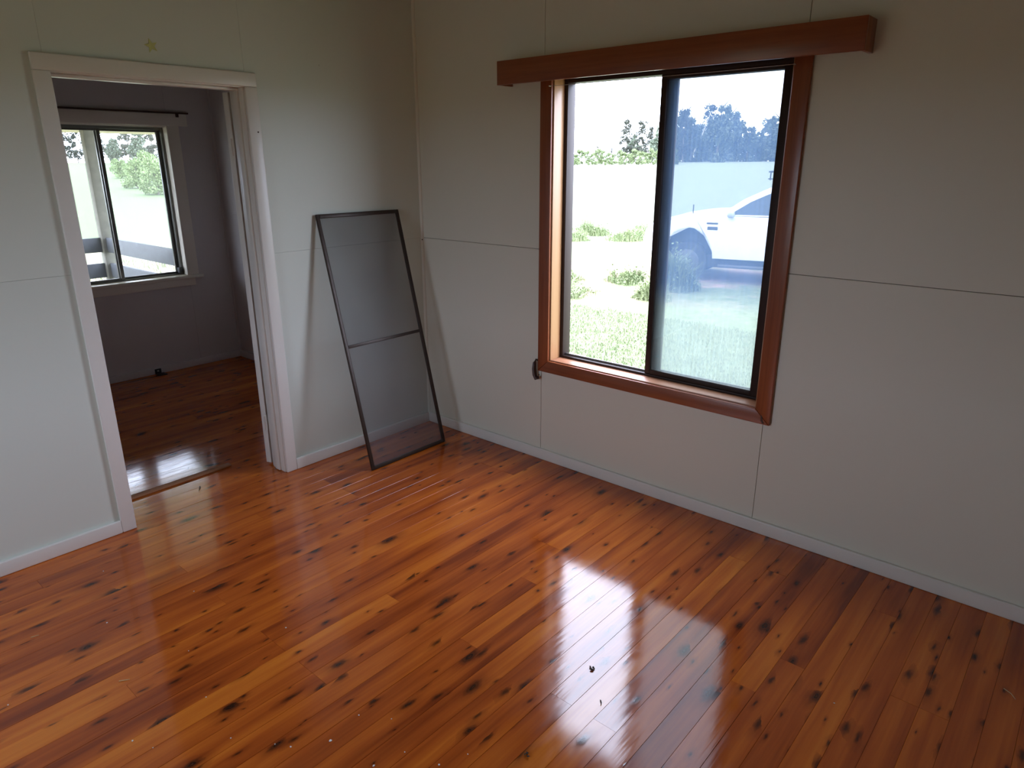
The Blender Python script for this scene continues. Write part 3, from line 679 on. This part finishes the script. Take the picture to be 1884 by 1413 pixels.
def trunk_mesh(name, seed, h, r):
    rr = random.Random(seed); bm = bmesh.new()
    def limb(p, q, r0, r1):
        t = (q-p).normalized(); a = Vector((0, 0, 1)) if abs(t.z) < 0.9 else Vector((1, 0, 0)); s = t.cross(a).normalized(); u = s.cross(t)
        A = [bm.verts.new(p + (s*math.cos(k*math.pi/3) + u*math.sin(k*math.pi/3))*r0) for k in range(6)]
        B = [bm.verts.new(q + (s*math.cos(k*math.pi/3) + u*math.sin(k*math.pi/3))*r1) for k in range(6)]
        for k in range(6): bm.faces.new((A[k], A[(k+1) % 6], B[(k+1) % 6], B[k]))
        bm.faces.new(B)
    p = Vector((0, 0, -0.3))
    for i in range(4):
        q = Vector((rr.uniform(-.04, .04)*h, rr.uniform(-.04, .04)*h, h*(i+1)*0.23)); limb(p, q, r*(1-i*0.2), r*(0.8-i*0.2))
        if i > 0:
            a = rr.random()*6.28; limb(q, q + Vector((math.cos(a)*h*0.16, math.sin(a)*h*0.16, h*0.15)), r*0.4, r*0.15)
        p = q
    return finish(bm, name)
TREES = {
 'dense': (crown_mesh('crown', 1, 8.4, 2.6, 46, 4200, 0.24, 0.05), trunk_mesh('trunk', 1, 8.4, 0.22), 'leaf_dark'),
 'broad': (crown_mesh('crown', 2, 7.2, 2.9, 50, 4200, 0.24, 0.04), trunk_mesh('trunk', 2, 7.2, 0.24), 'leaf_dark'),
 'thin': (crown_mesh('crown', 3, 8.2, 2.4, 34, 1700, 0.22, 0.06), trunk_mesh('trunk', 3, 8.2, 0.15), 'leaf_mid'),
 'bush': (crown_mesh('foliage', 4, 2.5, 1.6, 18, 1100, 0.17, 0.04), trunk_mesh('stem', 4, 1.8, 0.06), 'leaf_bush'),
 'shrub': (crown_mesh('foliage', 5, 3.2, 2.2, 40, 5200, 0.11, 0.03), trunk_mesh('stem', 5, 2.6, 0.10), 'leaf_shrub'),
}
rt_ = random.Random(77)
def tree(kind, name, x, y, s, label, cat, group, sx=1.0):
    cm, tm, lm = TREES[kind]
    o = empty(name, (x, y, gz(x, y)-0.05), rt_.random()*6.28); o.scale = (s*sx, s*sx, s)
    c = link('foliage' if kind in ('bush', 'shrub') else 'crown', cm, o, M[lm]); t = link('stem' if kind in ('bush', 'shrub') else 'trunk', tm, o, M['bark'])
    tag(o, label, cat, group); return o
PG = 'trees along the paddock edge'
for i, (x, y, kind, s, sx) in enumerate([(-57.8, 105.2, 'dense', 0.76, 0.95), (-60.7, 113.8, 'broad', 0.84, 0.95), (-63.5, 122.6, 'dense', 1.1, 0.95), (-54.2, 108.4, 'broad', 1.0, 0.95), (-56.8, 117.2, 'broad', 0.9, 0.95), (-59.3, 126.2, 'dense', 0.92, 0.95), (-48.7, 107.6, 'broad', 1.23, 0.85), (-53.0, 120.6, 'broad', 1.2, 0.95), (-55.2, 129.7, 'dense', 0.87, 0.95), (-46.9, 114.7, 'broad', 0.79, 0.95), (-49.1, 123.9, 'broad', 0.73, 0.95), (-51.1, 133.3, 'dense', 0.92, 0.95), (-43.3, 117.8, 'broad', 1.02, 0.95), (-45.2, 127.3, 'dense', 0.79, 0.95), (-47.0, 136.9, 'broad', 1.01, 0.95), (-39.7, 121.0, 'broad', 1.0, 0.95), (-41.4, 130.7, 'dense', 0.84, 0.95), (-42.9, 140.5, 'broad', 1.07, 0.95), (-53.0, 103.8, 'thin', 1.0, 0.9), (-61.5, 129.8, 'thin', 1.29, 0.9), (-71.0, 131.3, 'broad', 0.72, 1.5), (-71.5, 139.3, 'broad', 0.83, 1.5), (-65.9, 135.8, 'broad', 0.72, 1.5), (-66.1, 143.9, 'broad', 0.83, 1.5), (-60.8, 140.2, 'broad', 0.72, 1.5), (-60.8, 148.5, 'broad', 0.83, 1.5), (-55.7, 144.6, 'broad', 0.72, 1.5), (-55.5, 153.1, 'broad', 0.83, 1.5), (-50.6, 149.1, 'broad', 0.72, 1.5), (-50.2, 157.8, 'broad', 0.83, 1.5), (-45.5, 153.5, 'broad', 0.72, 1.5), (-44.9, 162.4, 'broad', 0.83, 1.5)]):
    lab = {'dense': 'dense dark tree in the line behind the white ute', 'broad': 'broad dark tree in the line behind the white ute' if i < 20 else 'low dark scrub tree at the back of the tree line', 'thin': 'thin straggly tree rising from the dark tree line'}[kind]
    tree(kind, 'paddock_tree', x, y, s, lab, 'tree', PG, sx)
for x, y, s, k in [(-62.7, 102.3, 0.84, 'thin'), (-65.9, 112.1, 0.88, 'thin'), (-55.7, 100.1, 0.65, 'broad'), (-71.2, 118.6, 0.72, 'broad'), (-60.8, 106.8, 0.71, 'thin')]:
    tree(k, 'paddock_tree', x, y, s, 'straggly grey-green tree above the pale bushes' if k == 'thin' else 'rounded dark tree above the pale bushes', 'tree', PG)
for x, y, s in [(-86.2, 127.8, 0.40), (-84.0, 130.2, 0.36), (-93.6, 128.3, 0.44)]:
    tree('thin', 'paddock_tree', x, y, s, 'small sparse tree far beyond the row of pale bushes', 'tree', PG)
BG = 'pale green bushes along the paddock edge'
for i, (x, y) in enumerate([(-58.6, 78.1), (-60.5, 82.0), (-62.4, 85.9), (-56.8, 79.6), (-58.7, 83.5), (-60.6, 87.5), (-55.1, 81.1), (-56.9, 85.1), (-58.7, 89.1), (-53.4, 82.6), (-55.1, 86.7), (-56.8, 90.7), (-51.7, 84.1), (-53.3, 88.2), (-55.0, 92.4), (-49.9, 85.6), (-51.5, 89.8), (-53.1, 94.0), (-48.2, 87.1), (-49.7, 91.4), (-51.2, 95.6), (-46.5, 88.6)]):
    tree('bush', 'paddock_bush', x, y, 0.56+0.30*((i*37) % 10)/10, 'pale green rounded bush at the edge of the paddock', 'bush', BG)
for i, (x, y, k, s) in enumerate([(-126.1, 37.3, 'thin', 0.9), (-130.3, 40.6, 'thin', 0.7), (-120.9, 40.8, 'thin', 0.85), (-122.2, 43.5, 'broad', 0.55), (-116.1, 43.3, 'thin', 0.95), (-105.9, 40.6, 'broad', 0.62), (-111.1, 44.9, 'thin', 0.9), (-107.4, 45.9, 'broad', 0.66), (-113.0, 40.0, 'broad', 0.5), (-104.0, 47.0, 'broad', 0.7)]):
    tree(k, 'hazy_tree', x, y, s, 'sparse hazy tree seen through the next room window' if k == 'thin' else 'rounded hazy tree seen through the next room window', 'tree', 'trees beyond the verandah')
for x, y, s in [(-66.0, 22.9, 0.6), (-51.8, 18.6, 0.74), (-44.1, 16.8, 0.8), (-48.4, 20.1, 0.9), (-58.7, 22.2, 0.85)]:
    tree('shrub', 'garden_shrub', x, y, s*0.86, 'large rounded green shrub beyond the verandah rails', 'shrub', 'green shrubs beyond the verandah')
# leaning dead stick among the far trees
dw = link('dead_tree', tube_mesh('dead_tree', [(0, 0, 0), (1.4, 1.2, 4.2), (2.4, 2.1, 8.2)], [0.14, 0.10, 0.05], 6), None, M['deadwood']); dw.location = (-56.4, 112.5, gz(-56.4, 112.5)-0.1); tag(dw, 'pale leaning dead trunk in front of the dark tree line', 'dead tree')

# ------------------------------------------------------------------ verandah outside the far room
vd = box('verandah_deck', (-4.32, XF-0.102, -4.4, -0.30, -0.16, -0.02), M['deck'], None); tag(vd, 'timber verandah deck outside the next room', 'deck', kind='structure')
bm = bmesh.new(); extrude_poly(bm, [(XF-0.102, 2.40), (-5.05, 2.005), (-5.05, 2.045), (XF-0.102, 2.44)], 1, -4.6, 0.95)
vr = link('verandah_roof', finish(bm, 'verandah_roof'), None, M['roofm']); tag(vr, 'low sloping verandah roof outside the next room', 'roof', kind='structure')
vp = box('verandah_post', (-4.250, -4.150, -0.467, -0.367, -0.019, 2.138), M['post'], None, 0.004, origin=(-4.2, -0.417, -0.019)); tag(vp, 'weathered square verandah post outside the next room window', 'post')
for i, zt in enumerate((1.005, 0.757, 0.51, 0.265)):
    nm = ('top', 'second', 'third', 'lowest')[i]
    o = box('verandah_rail', (-4.149, XF-0.103, -0.437, -0.405, zt-0.14, zt), M['rail'], None, 0.003); tag(o, nm + ' dark rail running from the verandah post back to the house', 'rail', 'dark verandah rails')
    o = box('verandah_rail', (-4.232, -4.200, -4.3, -0.468, zt-0.14, zt), M['rail'], None, 0.003); tag(o, nm + ' dark rail running along the front of the verandah', 'rail', 'dark verandah rails')

# ------------------------------------------------------------------ white ute parked outside
def carpaint():
    m, nt, b = mat('white_car_paint'); tc = nd(nt, 'ShaderNodeTexCoord').outputs['Object']
    nt.links.new(mixc(nt, noise(nt, tc, 2.0, 2), (0.74, 0.74, 0.74, 1), (0.80, 0.80, 0.79, 1)), b.inputs['Base Color']); b.inputs['Roughness'].default_value = 0.25
    return m
M['car'] = carpaint(); M['carglass'] = plain('dark_car_glass', (0.03, 0.045, 0.055), 0.06); M['tyre'] = plain('tyre_rubber', (0.022, 0.022, 0.024), 0.8)
M['wheelrim'] = plain('grey_alloy', (0.09, 0.09, 0.095), 0.4, 0.3); M['lamp'] = plain('headlamp_lens', (0.45, 0.47, 0.5), 0.1); M['under'] = plain('black_car_plastic', (0.03, 0.03, 0.032), 0.6)
CARX, CARY = -3.19, 9.90
car = empty('ute', (CARX, CARY, -0.60), math.atan2(0.243, 0.970)); tag(car, 'white utility truck parked outside behind the weeds', 'ute')
# local: +x toward the tail, -y side faces the house, front wheel centre at x = 0, y = 0 is the near flank
WD = 1.86; WB = 3.22
def arch(cx, rx, rz, cz, n=14, z0=0.47):
    out = []
    for i in range(n+1):
        a = math.pi*i/n; z = cz + rz*math.sin(a)
        out.append((cx - rx*math.cos(a), max(z, z0)))
    return out
prof = [(-0.93, 0.55), (-0.60, 0.44)] + arch(0, 0.50, 0.62, 0.46) + [(0.62, 0.47), (WB-0.62, 0.47)] + arch(WB, 0.50, 0.60, 0.46) + [(4.30, 0.55), (4.42, 0.70), (4.42, 1.24), (3.42, 1.27), (0.62, 1.31), (0.50, 1.355), (0.10, 1.325), (-0.40, 1.235), (-0.74, 1.13), (-0.90, 0.98), (-0.95, 0.75)]
bm = bmesh.new()
yA = [0.10, 0.02, 0.0]   # rounded flanks
def ring(inset, sc): return [(x, z) for x, z in prof]
layers = [(0.075, 0.985), (0.012, 0.997), (0.0, 1.0)]
ys = [(0.0, 0.965), (0.03, 0.99), (0.09, 1.0), (WD-0.09, 1.0), (WD-0.03, 0.99), (WD, 0.965)]
cxm, czm = 1.75, 0.80; loops = []
for y, sc in ys:
    vs_ = []
    for x, z in prof:
        zz = z if z < 0.9 else 0.9 + (z-0.9)*(0.86 if sc < 0.98 else (0.96 if sc < 1 else 1.0))
        xx = cxm + (x-cxm)*(0.985 if sc < 0.98 else 1.0) if x < -0.6 or x > 4.2 else x
        if x < -0.5: xx += (1-sc)*2.6
        vs_.append(bm.verts.new((xx, y, zz)))
    loops.append(vs_)
n = len(prof)
for a, b in zip(loops, loops[1:]):
    for i in range(n): bm.faces.new((a[i], a[(i+1) % n], b[(i+1) % n], b[i]))
bm.faces.new(loops[0][::-1]); bm.faces.new(loops[-1])
bmesh.ops.triangulate(bm, faces=[f for f in bm.faces if len(f.verts) > 4])
body = link('body', finish(bm, 'body', smooth=True), car, M['car'])
# cab
cabp = [(0.56, 1.30), (0.98, 1.585), (1.42, 1.80), (1.90, 1.875), (2.60, 1.88), (3.15, 1.82), (3.40, 1.30)]
bm = bmesh.new(); L = []
for y, k in ((0.05, 0), (0.05, 0), ):
    pass
def caby(z): return 0.03 + (z-1.30)*0.36
near = [bm.verts.new((x, caby(z), z)) for x, z in cabp]; near2 = [bm.verts.new((x, caby(z)+0.05, z+0.022 if z > 1.4 else z)) for x, z in cabp]
far2 = [bm.verts.new((x, WD-caby(z)-0.05, z+0.022 if z > 1.4 else z)) for x, z in cabp]; far_ = [bm.verts.new((x, WD-caby(z), z)) for x, z in cabp]
for A, B in ((near, near2), (near2, far2), (far2, far_)):
    for i in range(len(cabp)-1): bm.faces.new((A[i], A[i+1], B[i+1], B[i]))
bm.faces.new(near[::-1]); bm.faces.new(far_)
cab = link('cab', finish(bm, 'cab', smooth=True), car, M['car'])
def sideglass(name, pts, side):
    bm = bmesh.new(); A = []; B = []
    for x, z in pts:
        y = caby(z) - 0.004; A.append(bm.verts.new((x, y if side < 0 else WD-y, z))); B.append(bm.verts.new((x, (y+0.012) if side < 0 else WD-y-0.012, z)))
    bm.faces.new(A); bm.faces.new(B[::-1])
    for i in range(len(pts)): bm.faces.new((A[i], A[(i+1) % len(pts)], B[(i+1) % len(pts)], B[i]))
    link(name, finish(bm, name), car, M['carglass'])
for s in (-1, 1):
    sideglass('side_window', [(0.76, 1.325), (1.12, 1.565), (1.50, 1.745), (2.02, 1.81), (2.02, 1.325)], s)
    sideglass('side_window', [(2.10, 1.325), (2.10, 1.813), (2.60, 1.817), (3.08, 1.755), (3.24, 1.325)], s)
bm = bmesh.new()
q = [(0.64, 0.16, 1.335), (0.64, WD-0.16, 1.335), (1.40, WD-0.27, 1.80), (1.40, 0.27, 1.80)]
bm.faces.new([bm.verts.new((x-0.012, y, z+0.014)) for x, y, z in q]); link('windscreen', finish(bm, 'windscreen'), car, M['carglass'])
def carbox(name, b, m, bev=0.01):
    o = sbox(name, b, m, car, bev); return o
for y0 in (-0.13, WD+0.0):
    carbox('mirror', (0.74, 0.87, y0, y0+0.13, 1.27, 1.38), M['lamp'], 0.03)
carbox('fender_vent', (0.34, 0.56, -0.008, 0.03, 1.13, 1.165), M['under'], 0.006); carbox('fender_vent', (0.36, 0.56, -0.008, 0.03, 1.02, 1.085), M['under'], 0.006)
carbox('door_handle', (1.62, 1.84, -0.02, 0.02, 1.10, 1.135), M['car'], 0.008); carbox('door_handle', (2.70, 2.92, -0.02, 0.02, 1.10, 1.135), M['car'], 0.008)
carbox('side_step', (0.62, WB-0.60, -0.04, 0.10, 0.30, 0.36), M['wheelrim'], 0.015); carbox('underbody', (-0.5, 4.2, 0.12, WD-0.12, 0.28, 0.52), M['under'], 0.02)
carbox('inner_guard', (-0.50, 0.50, 0.25, WD-0.25, 0.50, 1.05), M['under'], 0.01); carbox('inner_guard', (WB-0.50, WB+0.50, 0.25, WD-0.25, 0.50, 1.03), M['under'], 0.01)
carbox('headlamp', (-0.86, -0.58, 0.03, 0.36, 0.98, 1.08), M['lamp'], 0.03); carbox('headlamp', (-0.86, -0.58, WD-0.36, WD-0.03, 0.98, 1.08), M['lamp'], 0.03)
carbox('grille', (-0.965, -0.90, 0.40, WD-0.40, 0.72, 0.98), M['under'], 0.02)
carbox('aerial', (-0.02, 0.0, 0.30, 0.315, 1.30, 1.48), M['under'], 0.0)
for wx in (0.0, WB):
    for wy in (0.03, WD-0.29):
        bm = bmesh.new(); bmesh.ops.create_cone(bm, cap_ends=True, segments=32, radius1=0.385, radius2=0.385, depth=0.26, matrix=Matrix.Translation((0, 0.13, 0)) @ Matrix.Rotation(math.pi/2, 4, 'X'))
        w = link('wheel', finish(bm, 'wheel', 0.03, 3), car, M['tyre']); w.location = (wx, wy, 0.385)
        bm = bmesh.new(); bmesh.ops.create_cone(bm, cap_ends=True, segments=24, radius1=0.235, radius2=0.235, depth=0.272, matrix=Matrix.Translation((0, 0.13, 0)) @ Matrix.Rotation(math.pi/2, 4, 'X'))
        link('rim', finish(bm, 'rim', 0.008, 2), w, M['wheelrim'])
# roof rack
for x in (1.62, 2.75):
    for y0 in (0.34, WD-0.40): carbox('rack_foot', (x-0.03, x+0.03, y0, y0+0.06, 1.87, 1.96), M['under'], 0.005)
    carbox('rack_bar', (x-0.03, x+0.03, 0.24, WD-0.24, 1.96, 1.995), M['under'], 0.008)
for y0 in (0.30, WD-0.33): carbox('rack_basket', (1.36, 2.90, y0, y0+0.03, 2.10, 2.13), M['under'], 0.004)
carbox('rack_basket', (1.36, 1.39, 0.33, WD-0.33, 2.10, 2.13), M['under'], 0.004)
for x in (1.40, 1.92, 2.42, 2.88):
    for y0 in (0.304, WD-0.326): carbox('rack_upright', (x-0.012, x+0.012, y0, y0+0.022, 1.96, 2.10), M['under'], 0.0)
for y0 in (0.304, WD-0.326): carbox('rack_side', (1.36, 2.90, y0, y0+0.022, 1.975, 1.995), M['under'], 0.0)
